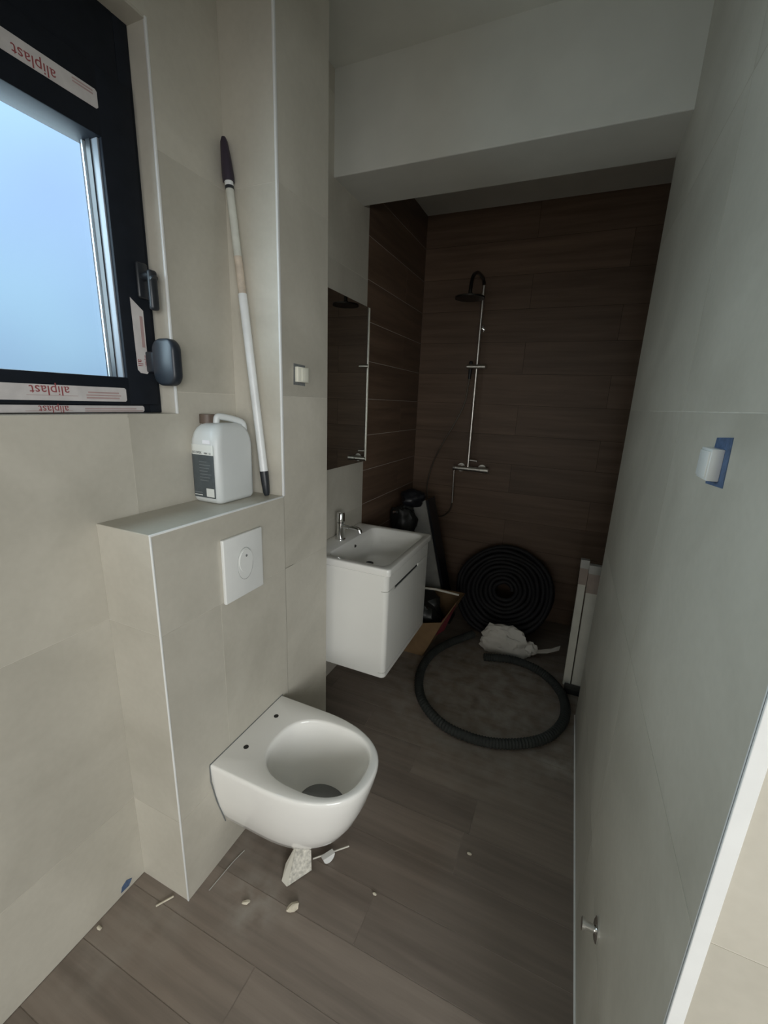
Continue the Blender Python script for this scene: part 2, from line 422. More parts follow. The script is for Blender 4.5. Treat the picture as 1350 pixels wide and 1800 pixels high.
# ------------------------------------------------------------------ boxed-in cistern and pillar
wc = struct(mkbox('wall_cistern_box', XL - .01, XF - g, YN + g, YP0 + .05, 0, ZN - g, GROUT), 'low tiled box hiding the cistern behind the toilet')
tiles(wc, lambda u, v, d: (XF + d, u, v), [], [0.305, 0.905], YN + .001, YP0, 0, ZN - .001, TILE,
      stagger=lambda r, v: [0.855] if r == 1 else [])
tiles(wc, lambda u, v, d: (u, YN - d, v), [], [0.305, 0.905], XL, XF - .001, 0, ZN - .001, TILE)
tiles(wc, lambda u, v, d: (u, v, ZN + d), [], [], XL, XF - .001, YN + .001, YP0, TILE)
wp = struct(mkbox('wall_pillar', XL - .01, XF - g, YP0 + g, YP1 - g, 0, ZC, GROUT), 'narrow tiled pillar between the toilet and the washbasin')
tiles(wp, lambda u, v, d: (XF + d, u, v), [], VJ, YP0 + .001, YP1, 0, ZC, TILE)
tiles(wp, lambda u, v, d: (u, YP0 - d, v), [], [2.105], XL, XF - .001, ZN, ZC, TILE)
tiles(wp, lambda u, v, d: (u, YP1 + d, v), [], VJ, XL, XF - .001, 0, ZC, TILE)
struct(mkbox('trim_1', XF - .006, XF + .001, YP0 - .0015, YP0 + .007, ZN, ZC, TRIM, bevel=.001), 'white corner trim down the pillar')
struct(mkbox('trim_2', XF - .005, XF + .001, YN - .0012, YP0, ZN - .004, ZN + .0012, TRIM, bevel=.001), 'pale edge trim along the cistern box top')
struct(mkbox('trim_3', XF - .004, XF + .001, YN - .0012, YN + .003, 0, ZN - .004, TRIM, bevel=.001), 'pale vertical edge trim of the cistern box')
struct(mkbox('trim_4', XL - .005, XL + .0015, WY1 - .0015, WY1 + .005, WZ0, WZ1, TRIM, bevel=.001), 'pale trim round the window reveal')

# ------------------------------------------------------------------ back wall, shower recess
wb = struct(mkbox('wall_back', XL - .01, XS + .1, YB + g, YB + .12, 0, ZC, WGROUT), 'dark brown wood-look tiled shower wall')
tiles(wb, lambda u, v, d: (u, YB - d, v), [], VW, XL, XS, 0, ZC, WOODX, 'plank', gap=0.002,
      stagger=lambda r, v: [-0.35] if r % 2 else [0.18, ])
ws = struct(mkbox('wall_shower_side', XS + g, XS + .12, YE, YB, 0, ZC, WGROUT), 'dark brown side of the shower recess')
tiles(ws, lambda u, v, d: (XS - d, u, v), [], VW, YE, YB, 0, ZC, WOODY, 'plank', gap=0.002)

# ------------------------------------------------------------------ right wall with the doorway
bm = bmesh.new()
box(bm, XR + g, XR + .147, YJ + g, YE - g, 0, ZC)
box(bm, XR + .12, XS + .12, YE - .12, YE - g, 0, ZC)
wr = struct(link('wall_right', bm, GROUT), 'grey-beige tiled right wall ending at the shower')
tiles(wr, lambda u, v, d: (XR - d, u, v), [1.12], VJ, YJ, YE, 0, ZC, TILE)
tiles(wr, lambda u, v, d: (u, YJ - d, v), [], VJ, XR + .001, XR + .148, 0, ZC, TILE)
tiles(wr, lambda u, v, d: (u, YE + d, v), [], VJ, XR + .001, XS, 0, ZC, TILE)
bm = bmesh.new(); box(bm, XR - .0015, XR + .006, YJ - .002, YJ + .004, 0, ZC, .001); box(bm, XR - .0015, XR + .015, YJ - .004, YJ + .001, 0, ZC, .001)
struct(link('trim_5', bm, TRIM), 'white angle trim on the door jamb edge')
bm = bmesh.new(); tube(bm, [(XR - .002, YJ, .001), (XR - .002, 1.0, .001), (XR - .002, 1.6, .001), (XR - .002, YE, .001)], .0035, 8)
struct(link('baseboard_right', bm, TRIM), 'thin pale silicone line along the foot of the right wall')

# assumed hall beyond the doorway and the wall behind the camera (close the room)
HALLG = plain('hall_grey_plaster', (0.22, 0.22, 0.21), 0.9)
struct(mkbox('wall_front', -1.33, 4.3, YF - .1, YF, 0, ZC, HALLG))
struct(mkbox('wall_shade_header', XL, 4.2, -.46, -.38, 2.0, ZC, HALLG), 'added unseen header that shades the upper walls')  # put in behind the camera to keep lamp light off the upper walls
struct(mkbox('wall_hall', 4.2, 4.3, YF, 1.3, 0, ZC, HALLG))
struct(mkbox('wall_hall_end', XR + .147, 4.2, 1.2, 1.3, 0, ZC, HALLG))

# ------------------------------------------------------------------ window
XFW = -1.130
bm = bmesh.new()
box(bm, -1.22, XFW, .195, .25, WZ0 + .001, WZ1 - .001, .002); box(bm, -1.22, XFW, WY0 + .001, -.30, WZ0 + .001, WZ1 - .001, .002); box(bm, -1.22, XFW, .885, WY1 - .002, WZ0 + .001, WZ1 - .001, .002)
box(bm, -1.22, XFW, -.30, .885, WZ0 + .001, 1.50, .002); box(bm, -1.22, XFW, -.30, .885, 2.19, WZ1 - .001, .002)
win = struct(link('window_1', bm, FRAME, smooth=True, angle=35), 'dark aluminium window with pale blue glass and printed tape strips')
XSF = -1.117
bm = bmesh.new()
sy0, sy1, sz0, sz1 = .23, .906, 1.466, 2.225
gy0, gy1, gz0, gz1 = .30, .815, 1.537, 2.083
box(bm, -1.20, XSF, sy0, gy0, sz0, sz1, .003); box(bm, -1.20, XSF, gy1, sy1, sz0, sz1, .003)
box(bm, -1.20, XSF, gy0 - .004, gy1 + .004, sz0, gz0, .003); box(bm, -1.20, XSF, gy0 - .004, gy1 + .004, gz1, sz1, .003)
sash = link('sash', bm, FRAME, win, smooth=True, angle=35)
bm = bmesh.new()
box(bm, -1.20, XSF, -.32, -.25, sz0, sz1, .003); box(bm, -1.20, XSF, .145, .215, sz0, sz1, .003)  # unseen second sash, added to let in more sky light
box(bm, -1.20, XSF, -.254, .149, sz0, gz0, .003); box(bm, -1.20, XSF, -.254, .149, gz1, sz1, .003)
unseen_sash = link('sash', bm, FRAME, win, smooth=True, angle=35)
mkbox('pane', -1.172, -1.166, -.253, .148, gz0 - .003, gz1 + .003, GLASS, unseen_sash)
mkbox('pane', -1.172, -1.166, gy0 - .003, gy1 + .003, gz0 - .003, gz1 + .003, GLASS, sash)
mkbox('sky_sheen_strip', -1.164, -1.128, gy1 - .004, gy1 + .001, gz0, gz1, SKYSHEEN, sash, .001)
mkbox('spacer', -1.178, -1.1735, gy1 - .010, gy1 - .003, gz0, gz1, SPACER, sash)
mkbox('gasket', -1.165, -1.150, gy1 - .0075, gy1 - .0045, gz0, gz1, BLACKP, sash)
# window handle
bm = bmesh.new()
tube(bm, [(XSF, .885, 1.80), (XSF + .035, .885, 1.80), (XSF + .045, .888, 1.79)], [.012, .011, .013], 14)
box(bm, XSF - .001, XSF + .010, .868, .902, 1.745, 1.835, .006, 3)
box(bm, XSF + .030, XSF + .048, .874, .900, 1.715, 1.815, .008, 3)
h = link('handle', bm, BLACKP, win, True, 40)
# shutter strap box at the lower right of the window
bm = bmesh.new()
pr = rrect(0, 0, .042, .062, .030, 8)
rings = []
for (dy, s) in ((-.016, .86), (-.013, .96), (-.008, 1.0), (.008, 1.0), (.013, .96), (.016, .86)):
    rings.append([(-1.052 + p[0] * s, .905 + dy - .014, 1.582 + p[1] * s) for p in pr])
loft(bm, rings)
box(bm, XSF - .002, -1.085, .875, .902, 1.555, 1.61, .004)
sb = link('strap_box', bm, KNOBM, win, True, 50); sb['label'] = 'rounded blue-black plastic box'
# tape strips with printing (the text stands on its head)
def tape(y0, y1, z0, z1, x, words, size, ty, tz, stripes):
    bm = bmesh.new()
    pts = [(y0, z0), (y1 - .004, z0), (y1, z0 + .004), (y1, z1 - .004), (y1 - .004, z1), (y0, z1)]
    loft(bm, [[(x, p[0], p[1]) for p in pts], [(x + .0008, p[0], p[1]) for p in pts]])
    t = link('tape', bm, FILM, win)
    text_mesh('lettering', words, size, REDINK, t, (x + .001, ty, tz), (0, -1, 0), (0, 0, -1), .0002)
    for (a, b, c, d) in stripes:
        mkbox('print_line', x + .0008, x + .0011, a, b, c, d, PINKINK, t)
    return t
tape(.34, .806, 1.4735, 1.509, XSF + .0002, 'aliplast', .031, .662, 1.5060, [(.70, .785, 1.4795, 1.4835), (.70, .79, 1.4865, 1.4895), (.705, .785, 1.4930, 1.4965), (.57, .68, 1.4845, 1.4855)])
tape(.34, .865, 1.4455, 1.4625, XFW + .0002, 'aliplast', .024, .662, 1.4610, [(.70, .86, 1.4475, 1.4500), (.70, .84, 1.4530, 1.4555), (.57, .67, 1.4490, 1.4500)])
tape(.34, .815, 2.136, 2.174, XSF + .0002, 'aliplast', .030, .726, 2.1580, [(.76, .805, 2.160, 2.163), (.76, .805, 2.166, 2.169)])
bm = bmesh.new()
pts = [(.848, 1.560), (.856, 1.552), (.876, 1.550), (.881, 1.556), (.881, 1.715), (.846, 1.742)]
loft(bm, [[(XSF + .0002, p[0], p[1]) for p in pts], [(XSF + .001, p[0], p[1]) for p in pts]])
t = link('tape', bm, FILM, win)
text_mesh('lettering', 'ali', .022, REDINK, t, (XSF + .0012, .8505, 1.588), (0, 0, -1), (0, 1, 0), .0002)
text_mesh('lettering', 'aliplast', .011, REDINK, t, (XSF + .0012, .872, 1.600), (0, 0, -1), (0, 1, 0), .0002)
mkbox('print_line', XSF + .001, XSF + .0013, .868, .877, 1.62, 1.70, PINKINK, t)

# ------------------------------------------------------------------ toilet
def d_ring(xb, hw, xf, yc, z, n_exp=2.4, frac=0.62):
    L = xf - xb; xs = xb + L * (1 - frac); a = xf - xs
    pts = []
    for k in range(12): pts.append((xb, yc + hw - 2 * hw * k / 12, z))                  # back edge
    for k in range(10): pts.append((xb + (xs - xb) * k / 10, yc - hw, z))               # near side
    N = 40
    for k in range(N + 1):
        t = -PI / 2 + PI * k / N
        c, s = math.cos(t), math.sin(t)
        pts.append((xs + a * abs(c) ** (2 / n_exp), yc + hw * math.copysign(abs(s) ** (2 / n_exp), s), z))
    for k in range(1, 10): pts.append((xs + (xb - xs) * k / 10, yc + hw, z))
    return pts
yc = 0.950
toilet = thing('toilet', 'white wall-hung toilet without a seat on the tiled box', 'toilet', (XF, yc, .402))
prof = [(.118, .095, -.575), (.122, .112, -.545), (.135, .128, -.520), (.17, .142, -.487), (.22, .156, -.458), (.28, .168, -.434), (.34, .176, -.417), (.385, .1795, -.407), (.396, .1790, -.4075), (.4005, .1765, -.410), (.402, .1725, -.414)]
XBT = XF + .0005
outer = [d_ring(XBT, hw, xf, yc, z) for (z, hw, xf) in prof]
top = outer[-1]
bcx, bhx, bhy = -0.600, 0.166, 0.137
def bowl_ring(cx, hx, hy, z, e=2.5):
    out = []
    for p in top:
        t = math.atan2((p[1] - yc) / bhy, (p[0] - bcx) / bhx)
        c, s = math.cos(t), math.sin(t)
        out.append((cx + hx * math.copysign(abs(c) ** (2 / e), c), yc + hy * math.copysign(abs(s) ** (2 / e), s), z))
    return out
inner = [bowl_ring(bcx, bhx + .004, bhy + .004, .402), bowl_ring(bcx, bhx, bhy, .4005), bowl_ring(bcx, bhx - .004, bhy - .004, .395),
         bowl_ring(bcx, bhx - .006, bhy - .005, .37), bowl_ring(bcx, .150, .124, .32), bowl_ring(bcx + .004, .122, .104, .26, 2.3),
         bowl_ring(bcx + .008, .090, .080, .215, 2.2), bowl_ring(bcx + .01, .060, .056, .185, 2.1), bowl_ring(bcx + .01, .045, .044, .150, 2.0)]
bm = bmesh.new(); loft(bm, outer + inner, True, True)
adopt(toilet, link('bowl', bm, CERAMIC, None, True, 50))
bm = bmesh.new(); loft(bm, [bowl_ring(bcx + .009, .0815, .073, .205, 2.15), bowl_ring(bcx + .009, .0813, .0728, .206, 2.15)])
w = link('water', bm, WATER); adopt(toilet, w); w['label'] = 'dark standing water in the bowl'
for yy in (.873, 1.028):
    bm = bmesh.new(); cyl(bm, (-.825, yy, .398), (-.825, yy, .4026), .0085, None, 20)
    adopt(toilet, link('seat_bolt_hole', bm, HOLE))
bm = bmesh.new()
pp = [(XF + .0035, 1.131, .402)]
bm.free()
bm = bmesh.new(); tube(bm, [(XF + .001, yc - .181, .399), (XF + .001, yc - .181, .34), (XF + .001, yc - .165, .25), (XF + .001, yc - .135, .135)], .0018, 6)
tube(bm, [(XF + .001, yc - .181, .402), (XF + .001, yc + .181, .402)], .0018, 6)
adopt(toilet, link('gasket', bm, GREYT))

# ------------------------------------------------------------------ flush plate
fp = thing('flush_plate', 'square white dual flush plate above the toilet', 'flush plate', (XF, .95, 1.0))
adopt(fp, mkbox('plate', XF, XF + .012, .866, 1.034, .899, 1.099, WPLAS, None, .003, 3))
def oval_y(bm, x0, x1, cy_, cz_, ry, rz, n=40):
    loft(bm, [[(x0, cy_ + ry * math.cos(2 * PI * k / n), cz_ + rz * math.sin(2 * PI * k / n)) for k in range(n)],
              [(x1, cy_ + ry * math.cos(2 * PI * k / n), cz_ + rz * math.sin(2 * PI * k / n)) for k in range(n)]])
bm = bmesh.new()
n = 48; R1 = []
for (dx, s) in ((.0110, 1.0), (.0128, 1.0), (.0128, .965), (.0110, .96)):
    R1.append([(XF + dx, .952 + .034 * s * math.cos(2 * PI * k / n), 1.003 + .052 * s * math.sin(2 * PI * k / n)) for k in range(n)])
loft(bm, R1, closed=True)
adopt(fp, link('button_ring', bm, plain('shadow_groove', (.45, .46, .45), .5)))
bm = bmesh.new(); oval_y(bm, XF + .011, XF + .0135, .952, 1.003, .0315, .049); b1 = link('large_button', bm, WPLAS); adopt(fp, b1)
bm = bmesh.new(); oval_y(bm, XF + .0134, XF + .0155, .954, 1.012, .029, .036); b2 = link('small_button', bm, WPLAS); adopt(fp, b2)
bm = bmesh.new(); cyl(bm, (XF + .0150, .955, 1.028), (XF + .0158, .955, 1.028), .004, None, 14); adopt(fp, link('button_mark', bm, GREYT))

# ------------------------------------------------------------------ washbasin cabinet
VY0, VY1, VXF = 1.553, 2.128, -0.632
cab = thing('vanity_cabinet', 'white wall-hung cabinet under the washbasin with one drawer', 'cabinet', (XL, (VY0 + VY1) / 2, .275))
bm = bmesh.new()
xk = -.662
box(bm, XL + .001, xk, VY0, VY0 + .016, .275, .774); box(bm, XL + .001, xk, VY1 - .016, VY1, .275, .774)
box(bm, XL + .001, xk - .001, VY0 + .016, VY1 - .016, .275, .291); box(bm, XL + .001, XL + .015, VY0 + .016, VY1 - .016, .291, .66)
adopt(cab, link('body', bm, LACQ))
def front_prof(y0, y1, ra=.022, rb=.022, inset=0.0):
    o = [(xk, y0 + inset)]
    for k in range(8):
        a = PI / 2 * k / 7
        o.append((VXF - inset - ra + ra * math.sin(a), y0 + inset + ra - ra * math.cos(a)))
    for k in range(8):
        a = PI / 2 * k / 7
        o.append((VXF - inset - rb + rb * math.cos(a), y1 - inset - rb + rb * math.sin(a)))
    o.append((xk, y1 - inset))
    return o
def prism(bm, prof2, z0, z1): loft(bm, [[(p[0], p[1], z0) for p in prof2], [(p[0], p[1], z1) for p in prof2]])
bm = bmesh.new(); prism(bm, front_prof(VY0, VY1), .703, .774); adopt(cab, link('top_rail', bm, LACQ, None, True, 30))
bm = bmesh.new(); prism(bm, front_prof(VY0, VY1), .275, .297); adopt(cab, link('bottom_rail', bm, LACQ, None, True, 30))
bm = bmesh.new(); prism(bm, front_prof(VY0, VY1, inset=.006), .296, .704); adopt(cab, link('shadow_gap', bm, plain('dark_gap', (.10, .10, .095), .7)))
bm = bmesh.new(); prism(bm, front_prof(VY0, VY1), .2995, .686)
prism(bm, front_prof(VY0, 1.640, rb=.0005), .686, .7005); prism(bm, front_prof(1.955, VY1, ra=.0005), .686, .7005)
dr = link('drawer', bm, LACQ, None, True, 30); adopt(cab, dr)
hd = mkbox('handle', VXF - .012, VXF - .004, 1.641, 1.954, .6862, .692, BLACKP, dr); hd['label'] = 'dark recessed finger grip'

# ------------------------------------------------------------------ washbasin
bas = thing('washbasin', 'white rectangular ceramic washbasin on the wall-hung cabinet', 'washbasin', (XL, (VY0 + VY1) / 2, .775))
bx0, bx1, by0, by1 = XL + .0005, -.622, 1.545, 2.136
cx, cy_, hx, hy = (bx0 + bx1) / 2, (by0 + by1) / 2, (bx1 - bx0) / 2, (by1 - by0) / 2
def rr(cx, cy, hx, hy, r, z): return [(p[0], p[1], z) for p in rrect(cx, cy, hx, hy, r, 6)]
icx, icy, ihx, ihy = -.806, 1.842, .151, .253
rings = [rr(cx, cy_, hx - .006, hy - .006, .014, .7752), rr(cx, cy_, hx, hy, .018, .779), rr(cx, cy_, hx, hy, .018, .804), rr(cx, cy_, hx - .002, hy - .002, .017, .8085), rr(cx, cy_, hx - .006, hy - .006, .014, .810),
         rr(icx, icy, ihx + .004, ihy + .004, .045, .809), rr(icx, icy, ihx, ihy, .042, .806), rr(icx, icy, ihx - .010, ihy - .014, .045, .775),
         rr(icx - .004, icy, ihx - .022, ihy - .035, .05, .730), rr(icx - .012, icy, ihx - .045, ihy - .075, .05, .706), rr(icx - .03, icy, .06, .10, .05, .699), rr(icx - .05, icy, .012, .012, .012, .697)]
bm = bmesh.new(); loft(bm, rings, False, True)
adopt(bas, link('basin', bm, CERAMIC, None, True, 50))
bm = bmesh.new(); cyl(bm, (icx - .05, icy, .696), (icx - .05, icy, .701), .021, .019, 24); dn = link('drain', bm, HOLE); adopt(bas, dn)
bm = bmesh.new(); cyl(bm, (icx - ihx - .002, 1.853, .772), (icx - ihx + .0135, 1.853, .768), .009, None, 18); adopt(bas, link('overflow_hole', bm, HOLE))

# ------------------------------------------------------------------ basin tap
tap = thing('basin_tap', 'small chrome single-lever tap on the washbasin', 'tap', (-1.010, 1.81, .810))
bm = bmesh.new()
tx, ty = -1.010, 1.810
tube(bm, [(tx, ty, .8095), (tx, ty, .815), (tx, ty, .818), (tx, ty, .868), (tx, ty, .900)], [.026, .026, .021, .0195, .0195], 24)
adopt(tap, link('tap_body', bm, CHROME, None, True, 40))
bm = bmesh.new(); tube(bm, [(tx, ty, .901), (tx, ty, .904), (tx, ty, .948), (tx, ty, .952)], [.0175, .021, .021, .018], 24)
box(bm, tx - .006, tx + .006, ty - .004, ty + .004, .950, .9535)
adopt(tap, link('lever', bm, CHROME, None, True, 40))
bm = bmesh.new(); tube(bm, catmull([(tx + .01, ty, .880), (tx + .05, ty, .883), (tx + .095, ty, .880), (tx + .108, ty, .870)], 6), .0105, 16)
adopt(tap, link('spout', bm, CHROME, None, True, 40))
bm = bmesh.new(); cyl(bm, (tx + .106, ty, .874), (tx + .112, ty, .860), .012, None, 16); adopt(tap, link('aerator', bm, CHROME, None, True, 40))

# ------------------------------------------------------------------ mirror
mir = thing('wall_mirror', 'tall frameless mirror on the wall above the washbasin', 'mirror', (XL, 1.85, 1.175))
adopt(mir, mkbox('backing', XL, XL + .018, 1.57, 2.150, 1.18, 1.965, GREYT))
adopt(mir, mkbox('mirror_glass', XL + .018, XL + .023, 1.56, 2.1545, 1.173, 1.970, MIRROR))
adopt(mir, mkbox('edge_glint', XL + .016, XL + .0245, 2.1546, 2.1600, 1.173, 1.970, plain('painted_edge_glint', (.62, .60, .50), .25), None))  # pale strip paints in the light caught along the mirror's edge

# ------------------------------------------------------------------ shower set
sh = thing('shower_set', 'chrome shower rail with mixer bar and hand shower on the brown wall', 'shower', (-.64, YB, 1.05))
sx_ = -.640; sy_ = 2.985
bm = bmesh.new(); tube(bm, [(-.745, sy_, 1.062), (-.735, sy_, 1.062), (-.732, sy_, 1.062), (-.555, sy_, 1.062), (-.552, sy_, 1.062), (-.495, sy_, 1.062)], [.019, .021, .018, .018, .021, .021], 20)
for xx in (-.70, -.55): cyl(bm, (xx, sy_, 1.062), (xx, YB - .001, 1.062), .015); 
for xx in (-.70, -.55): cyl(bm, (xx, YB - .012, 1.062), (xx, YB - .0005, 1.062), .030)
adopt(sh, link('mixer_bar', bm, SATIN, None, True, 40))
bm = bmesh.new(); tube(bm, catmull([(sx_, sy_, 1.075), (sx_, sy_, 1.5), (sx_, sy_, 2.0), (sx_, sy_, 2.25)], 6), .0105, 14)
adopt(sh, link('riser_pipe', bm, SATIN, None, True, 40))
SHADCHR = plain('shaded_chrome', (.06, .055, .05), .4, metal=.9)  # chrome darkened to paint the shade that hides arm and head
bm = bmesh.new(); tube(bm, catmull([(sx_, sy_, 2.25), (sx_, sy_ - .02, 2.272), (sx_, sy_ - .07, 2.28), (sx_, sy_ - .2, 2.27), (sx_, sy_ - .31, 2.225), (sx_, sy_ - .35, 2.155), (sx_, sy_ - .352, 2.105)], 6), .0105, 14)
adopt(sh, link('shower_arm', bm, SHADCHR, None, True, 40))
bm = bmesh.new(); cyl(bm, (sx_, sy_, 1.126), (sx_ + .062, sy_, 1.122), .0075, None, 12); adopt(sh, link('diverter', bm, SATIN, None, True, 40))
bm = bmesh.new(); cyl(bm, (sx_, sy_, 2.0), (sx_ + .004, YB - .001, 2.0), .008, None, 12); cyl(bm, (sx_, YB - .01, 2.0), (sx_, YB - .0005, 2.0), .022)
adopt(sh, link('wall_bracket', bm, CHROME, None, True, 40))
bm = bmesh.new(); tube(bm, [(sx_ - .066, sy_ - .012, 1.752), (sx_ - .062, sy_ - .012, 1.752), (sx_ + .060, sy_ - .012, 1.752), (sx_ + .064, sy_ - .012, 1.752)], [.011, .0145, .0145, .011], 16)
adopt(sh, link('slider', bm, SATIN, None, True, 40))
bm = bmesh.new(); tube(bm, [(sx_ - .05, sy_ + .026, 1.675), (sx_ - .048, sy_ + .026, 1.72), (sx_ - .046, sy_ + .024, 1.76), (sx_ - .046, sy_ + .022, 1.785), (sx_ - .046, sy_ + .022, 1.79)], [.009, .011, .012, .012, .009], 14)
adopt(sh, link('hand_shower', bm, BLACKP, None, True, 40))
bm = bmesh.new(); tube(bm, catmull([(-.738, sy_, 1.045), (-.737, sy_ + .005, .95), (-.735, sy_ + .012, .84), (-.755, sy_ + .02, .73), (-.83, sy_ + .025, .68), (-.91, sy_ + .02, .76), (-.938, sy_ + .015, .90), (-.905, sy_ + .01, 1.07), (-.84, sy_, 1.22), (-.76, sy_ + .01, 1.38), (-.705, sy_ + .02, 1.52), (-.690, sy_ + .026, 1.68)], 8), .0045, 8)
adopt(sh, link('shower_hose', bm, plain('dull_chrome_hose', (.17, .155, .13), .4, metal=.9), None, True, 60))
bm = bmesh.new(); cyl(bm, (-.738, sy_, 1.048), (-.736, sy_ + .01, .80), .0065, None, 10); adopt(sh, link('hose_tail', bm, CHROME, None, True, 40))
bm = bmesh.new(); tube(bm, [(sx_, sy_ - .352, 2.125), (sx_, sy_ - .352, 2.108), (sx_, sy_ - .352, 2.104), (sx_, sy_ - .352, 2.095)], [.014, .02, .085, .085], 32)
adopt(sh, link('rain_head', bm, SHADCHR, None, True, 40))

# ------------------------------------------------------------------ switches with masking tape
sw = thing('wall_switch', 'white switch with blue masking tape on the right wall', 'switch', (XR, .80, 1.42))
bm = bmesh.new(); pts = [(.752, 1.397), (.835, 1.392), (.838, 1.405), (.830, 1.466), (.757, 1.470)]
loft(bm, [[(XR, p[0], p[1]) for p in pts], [(XR - .0012, p[0], p[1]) for p in pts]]); adopt(sw, link('masking_tape', bm, BLUET))
adopt(sw, mkbox('switch_body', XR - .017, XR - .001, .775, .832, 1.403, 1.451, WPLAS, None, .0015))
adopt(sw, mkbox('rocker', XR - .0195, XR - .0165, .779, .828, 1.407, 1.447, WPLAS, None, .001))
sw = thing('wall_switch', 'ivory switch with grey masking tape on the pillar', 'switch', (XF, 1.27, 1.575))
bm = bmesh.new(); pts = [(1.232, 1.545), (1.300, 1.543), (1.301, 1.611), (1.235, 1.613)]
loft(bm, [[(XF, p[0], p[1]) for p in pts], [(XF + .0012, p[0], p[1]) for p in pts]]); adopt(sw, link('masking_tape', bm, GREYT))
adopt(sw, mkbox('switch_body', XF + .001, XF + .014, 1.241, 1.304, 1.554, 1.603, SWITCH, None, .0015))
adopt(sw, mkbox('rocker', XF + .0135, XF + .016, 1.262, 1.300, 1.558, 1.599, SWITCH, None, .001))

# ------------------------------------------------------------------ angle valve low on the right wall
va = thing('angle_valve', 'small chrome valve stub low on the right wall', 'valve', (XR, .86, .335))
bm = bmesh.new(); tube(bm, [(XR, .86, .335), (XR - .004, .86, .335), (XR - .007, .86, .335)], [.026, .026, .02], 22); adopt(va, link('rosette', bm, CHROME, None, True, 40))
bm = bmesh.new(); cyl(bm, (XR - .005, .86, .335), (XR - .030, .86, .335), .009, None, 14); adopt(va, link('stem', bm, CHROME, None, True, 40))
bm = bmesh.new(); cyl(bm, (XR - .028, .86, .335), (XR - .034, .86, .335), .014, None, 14); adopt(va, link('cap', bm, CHROME, None, True, 40))

# ------------------------------------------------------------------ jerrycan on the cistern box
jz = ZN + .001
can = thing('plastic_canister', 'milky white plastic canister with dark label on the cistern box', 'canister', (-1.012, 1.055, jz))
ccx, ccy, chx, chy = -1.0110, 1.036, .0570, .083
rings = []
for (z, s, r) in ((0.0, .86, .016), (.006, .95, .02), (.014, .99, .022), (.10, 1.0, .024), (.175, 1.0, .024), (.195, .985, .026), (.214, .93, .03), (.228, .83, .032), (.238, .68, .03), (.243, .5, .022)):
    rings.append([(p[0], p[1], jz + z) for p in rrect(ccx, ccy, chx * (s if s > .9 else s), chy * s, r * s, 6)])
bm = bmesh.new(); loft(bm, rings)
adopt(can, link('body', bm, HDPE, None, True, 50))
bm = bmesh.new(); tube(bm, catmull([(-1.016, 1.020, jz + .225), (-1.016, 1.022, jz + .252), (-1.012, 1.030, jz + .262), (-.998, 1.065, jz + .256), (-.985, 1.094, jz + .246), (-.981, 1.102, jz + .232), (-.981, 1.102, jz + .205)], 6), .0105, 12)
adopt(can, link('handle', bm, HDPE, None, True, 60))
bm = bmesh.new(); tube(bm, [(-1.043, 1.012, jz + .215), (-1.043, 1.012, jz + .250)], .019, 18); nk = link('neck', bm, HDPE, None, True, 50); adopt(can, nk)
bm = bmesh.new(); cyl(bm, (-1.043, 1.012, jz + .240), (-1.043, 1.012, jz + .268), .0235, .0225, 22); cp = link('cap', bm, CAPM, None, True, 40); adopt(can, cp)
yl = ccy - chy
def wrap_label(name, z0, z1, mat, x1=-.968):
    pts = []
    for e in (.0008, .0003):
        q = [p for p in rrect(ccx, ccy, chx + e, chy + e, .0245, 10) if p[1] < yl + .021 and p[0] < x1]
        q.sort(key=lambda p: p[0] - (0 if p[0] > ccx - chx + .02 else p[1]))
        q = sorted([p for p in q], key=lambda p: (math.atan2(p[1] - ccy, p[0] - ccx) % (2 * PI)))
        q.append((x1, yl - e)); pts.append(q)
    prof3 = pts[0] + pts[1][::-1]
    bm = bmesh.new(); loft(bm, [[(p[0], p[1], jz + z0) for p in prof3], [(p[0], p[1], jz + z1) for p in prof3]])
    o = link(name, bm, mat); adopt(can, o); return o
wrap_label('label_top', .150, .180, LABELW)
wrap_label('label_panel', .018, .150, LABELD)
adopt(can, mkbox('label_sticker', -1.003, -.972, yl - .0016, yl - .0010, jz + .022, jz + .048, LABELW))
adopt(can, mkbox('price_sticker', -1.008, -.978, yl - .0010, yl + .004, jz + .184, jz + .195, plain('sticker_white', (.86, .86, .9), .3)))
text_mesh('lettering', 'ECOFIX', .0105, INK, can, (-1.0500, yl - .0014, jz + .153), (1, 0, 0), (0, 0, 1), .0002)
text_mesh('lettering', 'MIN 1 SI', .0075, INK, can, (-1.0045, yl - .0014, jz + .153), (1, 0, 0), (0, 0, 1), .0002)
for k in range(7):
    bmx = mkbox('print_line', -1.026, -1.026 + .05 * (0.6 + .4 * ((k * 37) % 10) / 10), yl - .0013, yl - .0009, jz + .128 - k * .0095, jz + .130 - k * .0095, INKL); adopt(can, bmx)
for k in range(2):
    adopt(can, mkbox('print_line', -1.052, -1.020, yl - .0013, yl - .0009, jz + .024 + k * .008, jz + .0265 + k * .008, LABELW if k == 0 else INKL))

